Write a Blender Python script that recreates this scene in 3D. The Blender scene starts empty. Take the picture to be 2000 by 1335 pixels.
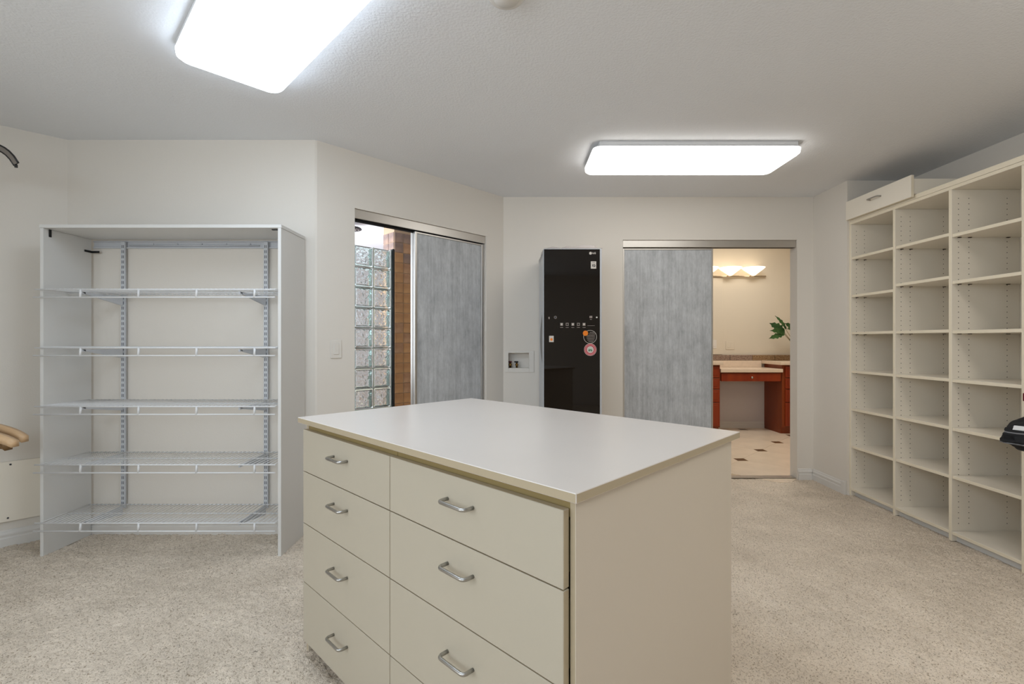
import bpy, bmesh, math, random
import numpy as np
from mathutils import Matrix, Vector

random.seed(7)
S = bpy.context.scene
COL = S.collection

# ------------------------------------------------------------------ camera, light level
CAM_H = 1.187
cam_data = bpy.data.cameras.new('camera')
cam_data.sensor_width = 36.0
cam_data.lens = 36.0 * 928 / 2000
cam_data.shift_y = 0.5 / 2000
cam_data.clip_start = 0.02
cam = bpy.data.objects.new('camera', cam_data)
COL.objects.link(cam)
cam.location = (0, 0, CAM_H)
cam.rotation_euler = (math.pi / 2, 0, 0)
S.camera = cam

S.view_settings.view_transform = 'Standard'
S.view_settings.look = 'None'
S.view_settings.gamma = 1.0
S.view_settings.use_curve_mapping = False
S.view_settings.exposure = -0.45

GLOW_LEFT, GLOW_RIGHT, GLOW_FILL = 11.5, 6.0, 10.0          # closet ceiling lights, the last one added as fill
BATH_GLOW = 2.2         # vanity bowls
FILL_LEFT = 45.0  # W, fill light added at the left wall
FILL_REAR = 38.0        # W, cool fill light added behind the photographer
DAY_SHOWER = 115.0
BATH_FILL = 33.0  # W, fill light added under the bathroom ceiling

world = bpy.data.worlds.new('world')
S.world = world
world.use_nodes = True
world.node_tree.nodes['Background'].inputs[0].default_value = (0.55, 0.7, 1.0, 1)
world.node_tree.nodes['Background'].inputs[1].default_value = 0.6


def area(name, loc, rot, sx, sy, watts, color):
    d = bpy.data.lights.new(name, 'AREA')
    d.shape = 'RECTANGLE'
    d.size, d.size_y = sx, sy
    d.energy = watts
    d.color = color
    o = bpy.data.objects.new(name, d)
    COL.objects.link(o)
    o.location = loc
    o.rotation_euler = rot
    return o


# ------------------------------------------------------------------ materials
def lin(c):
    r = []
    for v in c:
        v /= 255.0
        r.append(v / 12.92 if v <= 0.04045 else ((v + 0.055) / 1.055) ** 2.4)
    return (r[0], r[1], r[2], 1.0)


def new_mat(name):
    m = bpy.data.materials.new(name)
    m.use_nodes = True
    nt = m.node_tree
    return m, nt, nt.nodes['Principled BSDF']


def mat(name, rgb, rough=0.5, metal=0.0, spec=0.5, noise=0.0, nscale=6.0, bump=0.0, bscale=200.0, bdist=0.001,
        stretch=None, coat=0.0, emit=None, estr=0.0, trans=0.0, ior=1.45, rgb2=None):
    m, nt, p = new_mat(name)
    base = lin(rgb)
    p.inputs['Base Color'].default_value = base
    p.inputs['Roughness'].default_value = rough
    p.inputs['Metallic'].default_value = metal
    p.inputs['Specular IOR Level'].default_value = spec
    p.inputs['Coat Weight'].default_value = coat
    p.inputs['Transmission Weight'].default_value = trans
    p.inputs['IOR'].default_value = ior
    tc = nt.nodes.new('ShaderNodeTexCoord')
    src = tc.outputs['Object']
    if stretch:
        mp = nt.nodes.new('ShaderNodeMapping')
        mp.inputs['Scale'].default_value = stretch
        nt.links.new(src, mp.inputs['Vector'])
        src = mp.outputs['Vector']
    if noise > 0 or rgb2:
        n = nt.nodes.new('ShaderNodeTexNoise')
        n.inputs['Scale'].default_value = nscale
        n.inputs['Detail'].default_value = 6
        nt.links.new(src, n.inputs['Vector'])
        cr = nt.nodes.new('ShaderNodeValToRGB')
        c2 = lin(rgb2) if rgb2 else tuple(min(1, v * (1 + noise)) for v in base[:3]) + (1,)
        c1 = base if rgb2 else tuple(v * (1 - noise) for v in base[:3]) + (1,)
        cr.color_ramp.elements[0].position = 0.35
        cr.color_ramp.elements[1].position = 0.65
        cr.color_ramp.elements[0].color = c1
        cr.color_ramp.elements[1].color = c2
        nt.links.new(n.outputs['Fac'], cr.inputs['Fac'])
        nt.links.new(cr.outputs['Color'], p.inputs['Base Color'])
    if bump > 0:
        n2 = nt.nodes.new('ShaderNodeTexNoise')
        n2.inputs['Scale'].default_value = bscale
        n2.inputs['Detail'].default_value = 3
        nt.links.new(src, n2.inputs['Vector'])
        b = nt.nodes.new('ShaderNodeBump')
        b.inputs['Strength'].default_value = bump
        b.inputs['Distance'].default_value = bdist
        nt.links.new(n2.outputs['Fac'], b.inputs['Height'])
        nt.links.new(b.outputs['Normal'], p.inputs['Normal'])
    if emit:
        p.inputs['Emission Color'].default_value = lin(emit)
        p.inputs['Emission Strength'].default_value = estr
    return m


M = {}
M['paint'] = mat('wall_paint', (230, 223, 213), 0.75, spec=0.25, bump=0.3, bscale=150, bdist=0.0012)
M['ceiling'] = mat('ceiling_paint', (238, 239, 241), 0.9, spec=0.1, bump=0.8, bscale=95, bdist=0.003)
M['trim'] = mat('trim_paint', (226, 222, 216), 0.45)
M['melamine'] = mat('cream_melamine', (244, 235, 219), 0.42, noise=0.015, nscale=3)
M['edge'] = mat('cream_edge_band', (240, 228, 204), 0.4)
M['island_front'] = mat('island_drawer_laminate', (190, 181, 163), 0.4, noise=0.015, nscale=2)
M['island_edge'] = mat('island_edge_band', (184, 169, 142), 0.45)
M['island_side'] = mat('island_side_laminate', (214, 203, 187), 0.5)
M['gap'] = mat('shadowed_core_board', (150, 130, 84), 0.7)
M['top'] = mat('countertop_laminate', (222, 214, 206), 0.28, noise=0.012, nscale=4)
M['white_board'] = mat('white_board', (222, 220, 216), 0.4)
M['white_wire'] = mat('white_coated_wire', (232, 232, 232), 0.35)
M['white_steel'] = mat('white_coated_steel', (205, 207, 211), 0.35)
M['slot'] = mat('dark_slot', (42, 42, 46), 0.8)
M['black_plastic'] = mat('black_plastic', (22, 22, 24), 0.35)
M['chrome'] = mat('brushed_nickel', (176, 174, 170), 0.3, metal=1.0)
M['alu'] = mat('satin_aluminium', (200, 196, 190), 0.38, metal=1.0)
M['dark_track'] = mat('dark_track_channel', (26, 25, 26), 0.5)
M['hole'] = mat('peg_hole', (70, 58, 45), 0.9)
M['carpet'] = None
M['black_glass'] = mat('dark_brown_glass', (15, 9, 6), 0.03, spec=0.5, coat=0.0)
M['silver_body'] = mat('pale_silver_body', (200, 203, 208), 0.35, metal=0.2)
M['dark_grey'] = mat('dark_grey_plastic', (60, 62, 68), 0.3)
M['print_white'] = mat('white_print', (205, 198, 190), 0.6)
M['print_grey'] = mat('grey_print', (140, 130, 122), 0.6)
M['print_black'] = mat('black_print', (25, 20, 18), 0.6)
M['orange'] = mat('orange_sticker', (232, 128, 26), 0.5)
M['red'] = mat('red_sticker', (196, 52, 72), 0.5)
M['green_print'] = mat('green_print', (110, 160, 130), 0.6)
M['cherry'] = mat('cherry_wood', (128, 42, 14), 0.3, rgb2=(150, 58, 22), nscale=9, stretch=(1, 1, 0.08))
M['cherry_side'] = mat('cherry_wood_panel', (124, 52, 18), 0.35, rgb2=(142, 66, 26), nscale=9, stretch=(1, 1, 0.08))
M['beige_counter'] = mat('beige_counter', (232, 212, 190), 0.25, noise=0.03, nscale=30)
M['bath_wall'] = mat('bath_wall_paint', (224, 213, 194), 0.8, spec=0.2)
M['bath_knee'] = mat('knee_wall_paint', (214, 206, 204), 0.8, spec=0.2)
M['mosaic'] = mat('brown_mosaic', (120, 88, 58), 0.35, rgb2=(168, 140, 106), nscale=70)
M['mosaic2'] = mat('grey_brown_mosaic', (120, 96, 84), 0.35, rgb2=(164, 142, 126), nscale=70)
M['stone'] = mat('beige_stone_tile', (250, 232, 208), 0.22, noise=0.04, nscale=5)
M['stone_inset'] = mat('brown_stone_inset', (112, 84, 56), 0.3, noise=0.15, nscale=30)
M['grout'] = mat('beige_grout', (206, 184, 156), 0.8)
M['tile_a'] = mat('amber_slate_tile', (168, 120, 80), 0.4, rgb2=(196, 148, 102), nscale=7)
M['tile_b'] = mat('brown_slate_tile', (156, 112, 82), 0.4, rgb2=(188, 146, 112), nscale=9)
M['tile_c'] = mat('purple_slate_tile', (116, 98, 94), 0.4, rgb2=(160, 130, 112), nscale=8)
M['tile_grout'] = mat('tile_grout', (176, 150, 124), 0.9)
M['black_metal'] = mat('black_metal', (20, 21, 24), 0.3)
M['mortar'] = mat('block_mortar', (170, 176, 166), 0.7)
M['shower_far'] = mat('far_shower_tile', (150, 122, 108), 0.4, rgb2=(196, 190, 196), nscale=2.4)
M['shower_white'] = mat('shower_white_paint', (226, 226, 230), 0.8)
M['wood'] = mat('pale_hanger_wood', (208, 170, 128), 0.4, rgb2=(222, 188, 148), nscale=14, stretch=(0.2, 2, 2))
M['wood_dark'] = mat('brown_hanger_wood', (128, 96, 58), 0.5)
M['hanger_black'] = mat('black_hanger_plastic', (28, 27, 27), 0.3)
M['hanger_grey'] = mat('grey_hanger_web', (120, 112, 104), 0.35)
M['cloth_black'] = mat('black_fabric', (24, 24, 27), 0.85, bump=0.4, bscale=300)
M['cloth_seam'] = mat('grey_seam', (122, 122, 126), 0.7)
M['tag_white'] = mat('white_tag', (222, 222, 222), 0.6)
M['dark_red'] = mat('dark_red_card', (96, 18, 20), 0.5)
M['leaf'] = mat('dark_green_leaf', (34, 66, 30), 0.35, rgb2=(62, 98, 48), nscale=12)
M['stem'] = mat('pale_stem', (150, 134, 104), 0.6)
M['pot'] = mat('glazed_pot', (190, 180, 168), 0.3)
M['brass'] = mat('aged_brass', (122, 92, 48), 0.35, metal=1.0)
M['red_valve'] = mat('dark_red_valve', (92, 22, 18), 0.5)
M['plate'] = mat('white_plate', (228, 222, 213), 0.35)
M['steel_bar'] = mat('polished_nickel', (214, 204, 190), 0.2, metal=1.0)
M['lens_left'] = mat('cool_ceiling_light_lens', (245, 245, 245), 0.4, emit=(222, 238, 255), estr=GLOW_LEFT)
M['lens_right'] = mat('ceiling_light_lens', (245, 245, 245), 0.4, emit=(255, 253, 249), estr=GLOW_RIGHT)
M['lens_fill'] = mat('fill_light_lens', (245, 245, 245), 0.4, emit=(255, 251, 244), estr=GLOW_FILL)  # lens of the added fill light, out of view
M['bowl'] = mat('vanity_bowl_glass', (250, 244, 232), 0.3, emit=(255, 236, 208), estr=BATH_GLOW)
M['lamp_pan'] = mat('ceiling_light_pan', (224, 224, 224), 0.4)


def glass_mat(name, rgb, rough, bump=0.0, bscale=30, ior=1.5, bdist=0.006):
    m, nt, p = new_mat(name)
    nt.nodes.remove(p)
    g = nt.nodes.new('ShaderNodeBsdfGlass')
    g.inputs['Color'].default_value = lin(rgb)
    g.inputs['Roughness'].default_value = rough
    g.inputs['IOR'].default_value = ior
    out = nt.nodes['Material Output']
    nt.links.new(g.outputs[0], out.inputs['Surface'])
    if bump:
        tc = nt.nodes.new('ShaderNodeTexCoord')
        n = nt.nodes.new('ShaderNodeTexNoise')
        n.inputs['Scale'].default_value = bscale
        n.inputs['Detail'].default_value = 1.0
        n.inputs['Distortion'].default_value = 1.2
        nt.links.new(tc.outputs['Object'], n.inputs['Vector'])
        b = nt.nodes.new('ShaderNodeBump')
        b.inputs['Strength'].default_value = bump
        b.inputs['Distance'].default_value = bdist
        nt.links.new(n.outputs['Fac'], b.inputs['Height'])
        nt.links.new(b.outputs['Normal'], g.inputs['Normal'])
    return m


M['block_wavy'] = glass_mat('wavy_block_glass', (250, 252, 252), 0.0, 1.0, 19, 1.4, 0.02)
M['block_edge'] = glass_mat('clear_block_rim', (244, 249, 248), 0.03, 0.0, 20, 1.45)


def film_mat():
    m, nt, p = new_mat('clear_plastic_film')
    t = nt.nodes.new('ShaderNodeBsdfTransparent')
    mx = nt.nodes.new('ShaderNodeMixShader')
    mx.inputs['Fac'].default_value = 0.6
    p.inputs['Base Color'].default_value = lin((226, 216, 212))
    p.inputs['Roughness'].default_value = 0.2
    nt.links.new(t.outputs[0], mx.inputs[1])
    nt.links.new(p.outputs[0], mx.inputs[2])
    nt.links.new(mx.outputs[0], nt.nodes['Material Output'].inputs['Surface'])
    return m


M['film'] = film_mat()


def panel_mat():
    """grey woven sliding-door infill with vertical streaks and worn blotches"""
    m, nt, p = new_mat('grey_woven_panel')
    tc = nt.nodes.new('ShaderNodeTexCoord')

    def noise(scale, stretch, detail=5):
        mp = nt.nodes.new('ShaderNodeMapping')
        mp.inputs['Scale'].default_value = stretch
        nt.links.new(tc.outputs['Object'], mp.inputs['Vector'])
        n = nt.nodes.new('ShaderNodeTexNoise')
        n.inputs['Scale'].default_value = scale
        n.inputs['Detail'].default_value = detail
        n.inputs['Roughness'].default_value = 0.65
        nt.links.new(mp.outputs[0], n.inputs['Vector'])
        return n.outputs['Fac']
    a = noise(44, (1, 1, 0.03))
    b = noise(9, (1, 1, 0.7))
    c = noise(120, (1, 1, 0.2), 3)

    def math_(op, x, y):
        k = nt.nodes.new('ShaderNodeMath')
        k.operation = op
        for i, v in enumerate((x, y)):
            if isinstance(v, (int, float)):
                k.inputs[i].default_value = v
            else:
                nt.links.new(v, k.inputs[i])
        return k.outputs[0]
    f = math_('ADD', math_('MULTIPLY', a, 0.33), math_('ADD', math_('MULTIPLY', b, 0.42), math_('MULTIPLY', c, 0.25)))
    cr = nt.nodes.new('ShaderNodeValToRGB')
    cr.color_ramp.elements[0].position = 0.36
    cr.color_ramp.elements[1].position = 0.64
    cr.color_ramp.elements[0].color = lin((158, 160, 162))
    cr.color_ramp.elements[1].color = lin((206, 208, 210))
    nt.links.new(f, cr.inputs['Fac'])
    nt.links.new(cr.outputs[0], p.inputs['Base Color'])
    p.inputs['Roughness'].default_value = 0.45
    return m


M['panel'] = panel_mat()


def carpet_mat():
    m, nt, p = new_mat('beige_plush_carpet')
    tc = nt.nodes.new('ShaderNodeTexCoord')

    def noise(scale, detail, rough=0.6):
        n = nt.nodes.new('ShaderNodeTexNoise')
        n.inputs['Scale'].default_value = scale
        n.inputs['Detail'].default_value = detail
        n.inputs['Roughness'].default_value = rough
        nt.links.new(tc.outputs['Object'], n.inputs['Vector'])
        return n.outputs['Fac']
    big, fine = noise(3.2, 5), noise(150, 3, 0.7)
    r1 = nt.nodes.new('ShaderNodeValToRGB')
    r1.color_ramp.elements[0].position = 0.3
    r1.color_ramp.elements[1].position = 0.48
    r1.color_ramp.elements[0].color = lin((160, 140, 116))
    r1.color_ramp.elements[1].color = lin((244, 229, 210))
    nt.links.new(fine, r1.inputs['Fac'])
    r2 = nt.nodes.new('ShaderNodeValToRGB')
    r2.color_ramp.elements[0].position = 0.3
    r2.color_ramp.elements[1].position = 0.7
    r2.color_ramp.elements[0].color = (0.80, 0.79, 0.775, 1)
    r2.color_ramp.elements[1].color = (1, 1, 1, 1)
    nt.links.new(big, r2.inputs['Fac'])
    mx = nt.nodes.new('ShaderNodeMixRGB')
    mx.blend_type = 'MULTIPLY'
    mx.inputs[0].default_value = 1.0
    nt.links.new(r1.outputs[0], mx.inputs[1])
    nt.links.new(r2.outputs[0], mx.inputs[2])
    nt.links.new(mx.outputs[0], p.inputs['Base Color'])
    p.inputs['Roughness'].default_value = 1.0
    p.inputs['Specular IOR Level'].default_value = 0.05
    b = nt.nodes.new('ShaderNodeBump')
    b.inputs['Strength'].default_value = 0.9
    b.inputs['Distance'].default_value = 0.006
    nt.links.new(fine, b.inputs['Height'])
    nt.links.new(b.outputs[0], p.inputs['Normal'])
    return m


M['carpet'] = carpet_mat()

# ------------------------------------------------------------------ mesh helpers
FACE_KEYS = ('x-', 'x+', 'y-', 'y+', 'z-', 'z+')


class MB:
    """collects shapes and links them as ONE mesh object"""

    def __init__(self):
        self.v, self.f, self.m, self.s = [], [], [], []
        self.mats = []

    def mi(self, name):
        if name not in self.mats:
            self.mats.append(name)
        return self.mats.index(name)

    def add(self, verts, faces, mat_name, smooth=False):
        o = len(self.v)
        self.v += [tuple(p) for p in verts]
        k = self.mi(mat_name)
        for f in faces:
            self.f.append([i + o for i in f])
            self.m.append(k)
            self.s.append(smooth)
        return self

    def box(self, x0, x1, y0, y1, z0, z1, m, bev=0.0, fm=None):
        fm = fm or {}
        x0, x1 = min(x0, x1), max(x0, x1)
        y0, y1 = min(y0, y1), max(y0, y1)
        z0, z1 = min(z0, z1), max(z0, z1)
        if bev <= 0:
            vs = [(x, y, z) for z in (z0, z1) for y in (y0, y1) for x in (x0, x1)]
            fs = {'x-': (0, 4, 6, 2), 'x+': (1, 3, 7, 5), 'y-': (0, 1, 5, 4), 'y+': (2, 6, 7, 3),
                  'z-': (0, 2, 3, 1), 'z+': (4, 5, 7, 6)}
            o = len(self.v)
            self.v += vs
            for k in FACE_KEYS:
                self.f.append([i + o for i in fs[k]])
                self.m.append(self.mi(fm.get(k, m)))
                self.s.append(False)
            return self
        b = min(bev, (x1 - x0) * .45, (y1 - y0) * .45, (z1 - z0) * .45)
        X, Y, Z = (x0, x1), (y0, y1), (z0, z1)
        bx, by, bz = (x0 + b, x1 - b), (y0 + b, y1 - b), (z0 + b, z1 - b)
        o = len(self.v)
        idx = {}
        for i in (0, 1):
            for j in (0, 1):
                for k in (0, 1):
                    idx[i, j, k, 'x'] = len(self.v); self.v.append((X[i], by[j], bz[k]))
                    idx[i, j, k, 'y'] = len(self.v); self.v.append((bx[i], Y[j], bz[k]))
                    idx[i, j, k, 'z'] = len(self.v); self.v.append((bx[i], by[j], Z[k]))

        def face(ids, mm):
            self.f.append(list(ids)); self.m.append(self.mi(mm)); self.s.append(False)
        for i in (0, 1):
            q = [idx[i, 0, 0, 'x'], idx[i, 1, 0, 'x'], idx[i, 1, 1, 'x'], idx[i, 0, 1, 'x']]
            face(q if i else q[::-1], fm.get('x+' if i else 'x-', m))
            q = [idx[0, i, 0, 'y'], idx[1, i, 0, 'y'], idx[1, i, 1, 'y'], idx[0, i, 1, 'y']]
            face(q[::-1] if i else q, fm.get('y+' if i else 'y-', m))
            q = [idx[0, 0, i, 'z'], idx[1, 0, i, 'z'], idx[1, 1, i, 'z'], idx[0, 1, i, 'z']]
            face(q if i else q[::-1], fm.get('z+' if i else 'z-', m))
        ctr = Vector(((x0 + x1) / 2, (y0 + y1) / 2, (z0 + z1) / 2))

        def oriented(ids, mm):
            p = [Vector(self.v[i]) for i in ids]
            n = (p[1] - p[0]).cross(p[2] - p[0])
            c = sum(p, Vector()) / len(p)
            face(ids if n.dot(c - ctr) > 0 else ids[::-1], mm)
        for i in (0, 1):
            for j in (0, 1):
                oriented([idx[i, j, 0, 'x'], idx[i, j, 0, 'y'], idx[i, j, 1, 'y'], idx[i, j, 1, 'x']], m)
                oriented([idx[i, 0, j, 'x'], idx[i, 0, j, 'z'], idx[i, 1, j, 'z'], idx[i, 1, j, 'x']], m)
                oriented([idx[0, i, j, 'y'], idx[0, i, j, 'z'], idx[1, i, j, 'z'], idx[1, i, j, 'y']], m)
                for k in (0, 1):
                    oriented([idx[i, j, k, 'x'], idx[i, j, k, 'y'], idx[i, j, k, 'z']], m)
        return self

    def tube(self, path, r, m, n=8, closed=False, flat=1.0, up=(0, 0, 1)):
        """r: radius or list; flat squashes the section along the binormal"""
        P = [Vector(p) for p in path]
        N = len(P)
        rs = r if isinstance(r, (list, tuple)) else [r] * N
        o = len(self.v)
        k = self.mi(m)
        upv = Vector(up)
        for i, p in enumerate(P):
            if closed:
                t = P[(i + 1) % N] - P[i - 1]
            else:
                t = P[min(i + 1, N - 1)] - P[max(i - 1, 0)]
            t.normalize()
            a = t.cross(upv)
            if a.length < 1e-4:
                a = t.cross(Vector((1, 0, 0)))
            a.normalize()
            b = a.cross(t).normalized()
            for j in range(n):
                th = 2 * math.pi * (j + .5) / n
                self.v.append(tuple(p + a * math.cos(th) * rs[i] * flat + b * math.sin(th) * rs[i]))
        segs = N if closed else N - 1
        for i in range(segs):
            for j in range(n):
                i2 = (i + 1) % N
                self.f.append([o + i * n + j, o + i * n + (j + 1) % n, o + i2 * n + (j + 1) % n, o + i2 * n + j])
                self.m.append(k); self.s.append(n > 5)
        if not closed:
            self.f.append([o + j for j in range(n)][::-1]); self.m.append(k); self.s.append(False)
            self.f.append([o + (N - 1) * n + j for j in range(n)]); self.m.append(k); self.s.append(False)
        return self

    def lathe(self, prof, c, m, n=24, axis='z', caps=True):
        """prof: (radius, height) pairs"""
        o = len(self.v)
        k = self.mi(m)
        for (r, hh) in prof:
            for j in range(n):
                th = 2 * math.pi * j / n
                a, b = r * math.cos(th), r * math.sin(th)
                if axis == 'z':
                    p = (c[0] + a, c[1] + b, c[2] + hh)
                elif axis == 'y':
                    p = (c[0] + b, c[1] + hh, c[2] + a)
                else:
                    p = (c[0] + hh, c[1] + a, c[2] + b)
                self.v.append(p)
        for i in range(len(prof) - 1):
            for j in range(n):
                self.f.append([o + i * n + j, o + i * n + (j + 1) % n, o + (i + 1) * n + (j + 1) % n, o + (i + 1) * n + j])
                self.m.append(k); self.s.append(True)
        if caps:
            if prof[0][0] > 1e-5:
                self.f.append([o + j for j in range(n)][::-1]); self.m.append(k); self.s.append(False)
            if prof[-1][0] > 1e-5:
                self.f.append([o + (len(prof) - 1) * n + j for j in range(n)]); self.m.append(k); self.s.append(False)
        return self

    def extrude(self, poly, d, m, smooth=False):
        """poly: list of 3D points (planar), d: extrusion vector"""
        n = len(poly)
        a = [Vector(p) for p in poly]
        b = [p + Vector(d) for p in a]
        fs = [list(range(n))[::-1], list(range(n, 2 * n))]
        for i in range(n):
            fs.append([i, (i + 1) % n, n + (i + 1) % n, n + i])
        nn = (a[1] - a[0]).cross(a[2] - a[1])
        if nn.dot(Vector(d)) < 0:
            fs = [f[::-1] for f in fs]
        return self.add(a + b, fs, m, smooth)

    def mesh(self, name, off=(0, 0, 0)):
        me = bpy.data.meshes.new(name)
        ox, oy, oz = off
        me.from_pydata([(x - ox, y - oy, z - oz) for x, y, z in self.v], [], self.f)
        for n in self.mats:
            me.materials.append(M[n])
        me.polygons.foreach_set('material_index', self.m)
        me.polygons.foreach_set('use_smooth', self.s)
        me.update()
        return me

    def build(self, name, parent=None, loc=(0, 0, 0), kind=None, label=None):
        """loc: origin of the object, in the parent's frame (vertices are given in that frame)"""
        o = bpy.data.objects.new(name, self.mesh(name, loc))
        COL.objects.link(o)
        o.location = loc
        if parent:
            o.parent = parent
        if kind:
            o['kind'] = kind
        if label:
            o['label'] = label
        return o


def tag(o, label, cat, group=None):
    o['label'] = label
    o['category'] = cat
    if group:
        o['group'] = group
    return o


def thing(name, label, cat, loc=(0, 0, 0), rotz=0.0, group=None):
    o = bpy.data.objects.new(name, None)
    o.empty_display_size = 0.1
    COL.objects.link(o)
    o.location = loc
    o.rotation_euler = (0, 0, rotz)
    return tag(o, label, cat, group)


def setting(name, loc=(0, 0, 0), rotz=0.0):
    o = bpy.data.objects.new(name, None)
    o.empty_display_size = 0.1
    COL.objects.link(o)
    o.location = loc
    o.rotation_euler = (0, 0, rotz)
    o['kind'] = 'structure'
    return o


def dup(o, parent, loc=None, label=None):
    c = o.copy()
    COL.objects.link(c)
    c.parent = parent
    if loc is not None:
        c.location = loc
    if label:
        c['label'] = label
    return c


def copy_tree(o, parent=None):
    c = o.copy()
    COL.objects.link(c)
    c.parent = parent
    for ch in [q for q in bpy.data.objects if q.parent == o]:
        copy_tree(ch, c)
    return c


def text_mesh(txt, size, m, name, parent, origin, right, up, depth=0.0006, bold=False, label=None):
    """flat lettering centred at origin, in the parent's frame, reading along `right`"""
    cu = bpy.data.curves.new('lettering', 'FONT')
    cu.body = txt
    cu.size = size
    cu.align_x = 'CENTER'
    cu.align_y = 'CENTER'
    cu.extrude = depth / 2
    if bold:
        cu.offset = size * 0.02
    tmp = bpy.data.objects.new('lettering', cu)
    COL.objects.link(tmp)
    dg = bpy.context.evaluated_depsgraph_get()
    me = bpy.data.meshes.new_from_object(tmp.evaluated_get(dg))
    bpy.data.objects.remove(tmp)
    me.materials.clear()
    me.materials.append(M[m])
    me.name = name
    r, u = Vector(right).normalized(), Vector(up).normalized()
    n = r.cross(u)
    me.transform(Matrix(((r.x, u.x, n.x, 0), (r.y, u.y, n.y, 0), (r.z, u.z, n.z, 0), (0, 0, 0, 1))))
    o = bpy.data.objects.new(name, me)
    COL.objects.link(o)
    o.location = origin
    o.parent = parent
    if label:
        o['label'] = label
    return o


def rounded_rect(x0, x1, y0, y1, r, n=6):
    pts = []
    for cx, cy, a0 in ((x1 - r, y1 - r, 0), (x0 + r, y1 - r, 90), (x0 + r, y0 + r, 180), (x1 - r, y0 + r, 270)):
        for i in range(n + 1):
            a = math.radians(a0 + 90 * i / n)
            pts.append((cx + r * math.cos(a), cy + r * math.sin(a)))
    return pts


# ------------------------------------------------------------------ room dimensions
H = 2.44
ZA = 2.944                         # alcove wall
A = Vector((-1.215, ZA, 0))        # corner of alcove wall and angled wall
ZB = 4.10                          # back wall
ANG = math.atan2(0.7120, 0.7022)   # direction of the angled wall
EX = Vector((math.cos(ANG), math.sin(ANG), 0))
NY = Vector((-math.sin(ANG), math.cos(ANG), 0))   # away from the room
TC = (ZB - ZA) / EX.y              # length of the angled wall
C = A + EX * TC
XR, ZR, XR2 = 2.600, 3.685, 3.06   # right return wall, recess end, recess back
XL, YREAR = -3.0, -1.9
L45 = Vector((XL, ZA - (XL * -1 - 2.754), 0))     # where the short angled left wall meets the left wall
T = 0.105                          # wall thickness
OPEN_H = 2.07

# ------------------------------------------------------------------ floor, ceiling
room_poly = [(-2.754, ZA), (A.x, A.y), (C.x, C.y), (XR, ZB), (XR, ZR), (XR2, ZR), (XR2, YREAR), (XL, YREAR), (L45.x, L45.y)]


def carpet():
    step = 0.009
    xs = np.arange(XL - .01, XR2 + .01, step)
    ys = np.arange(0.45, ZB + 0.05, step)
    gx, gy = np.meshgrid(xs, ys)
    rng = np.random.default_rng(3)
    jx = rng.uniform(-.4, .4, gx.shape) * step
    jy = rng.uniform(-.4, .4, gx.shape) * step

    def smooth(a, k):
        for _ in range(k):
            a = (a + np.roll(a, 1, 0) + np.roll(a, -1, 0) + np.roll(a, 1, 1) + np.roll(a, -1, 1)) / 5
        return a
    z = rng.uniform(0, 1, gx.shape) ** 1.2 * 0.009
    cl = smooth(rng.normal(0, 1, gx.shape), 14)
    cl = cl / cl.std() * 0.0012
    z = z + cl
    vx, vy = gx + jx, gy + jy
    cxm = (gx[:-1, :-1] + gx[1:, 1:]) / 2
    cym = (gy[:-1, :-1] + gy[1:, 1:]) / 2
    inside = np.zeros(cxm.shape, bool)
    P = room_poly
    cen = np.array([(min(p[0] for p in P) + max(p[0] for p in P)) / 2, 1.5])
    j = len(P) - 1
    grow = 0.03
    for i in range(len(P)):
        xi, yi = P[i]
        xj, yj = P[j]
        cross = ((yi > cym) != (yj > cym)) & (cxm < (xj - xi) * (cym - yi) / ((yj - yi) or 1e-9) + xi)
        inside ^= cross
        j = i
    # the carpet runs on to the thresholds of the two openings
    inside |= (cxm > 0.96) & (cxm < 2.46) & (cym > ZB - .05) & (cym < ZB + .012)
    H_, W_ = gx.shape
    idx = np.arange(H_ * W_).reshape(H_, W_)
    quads = np.stack([idx[:-1, :-1], idx[:-1, 1:], idx[1:, 1:], idx[1:, :-1]], -1)[inside]
    used = np.unique(quads)
    remap = np.full(H_ * W_, -1)
    remap[used] = np.arange(len(used))
    co = np.stack([vx.ravel(), vy.ravel(), z.ravel()], -1)[used]
    quads = remap[quads]
    # plain part behind the photographer
    n0 = len(co)
    co = np.vstack([co, [[XL, YREAR, .004], [XR2, YREAR, .004], [XR2, .452, .004], [XL, .452, .004]]])
    quads = np.vstack([quads, [[n0, n0 + 1, n0 + 2, n0 + 3]]])
    me = bpy.data.meshes.new('floor')
    me.vertices.add(len(co))
    me.vertices.foreach_set('co', co.astype(np.float32).ravel())
    me.loops.add(quads.size)
    me.loops.foreach_set('vertex_index', quads.astype(np.int32).ravel())
    me.polygons.add(len(quads))
    me.polygons.foreach_set('loop_start', np.arange(0, quads.size, 4, dtype=np.int32))
    me.polygons.foreach_set('use_smooth', np.ones(len(quads), bool))
    me.update(calc_edges=True)
    me.materials.append(M['carpet'])
    o = bpy.data.objects.new('floor', me)
    COL.objects.link(o)
    o['kind'] = 'structure'
    o['label'] = 'beige plush carpet over the closet floor'
    return o


carpet()
MB().extrude([(x, y, H) for x, y in room_poly], (0, 0, 0.1), 'ceiling').build('ceiling', kind='structure')


def wall_seg(name, p, q, z0=0, z1=H, m='paint', ext0=0.0, ext1=0.0, t=T):
    """wall whose room face runs from p to q; the room lies to the right of p->q"""
    p, q = Vector((p[0], p[1], 0)), Vector((q[0], q[1], 0))
    d = (q - p).normalized()
    n = Vector((-d.y, d.x, 0))
    p, q = p - d * ext0, q + d * ext1
    poly = [p, q, q + n * t, p + n * t]
    return MB().extrude([(v.x, v.y, z0) for v in poly], (0, 0, z1 - z0), m).build(name, kind='structure')


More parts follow.
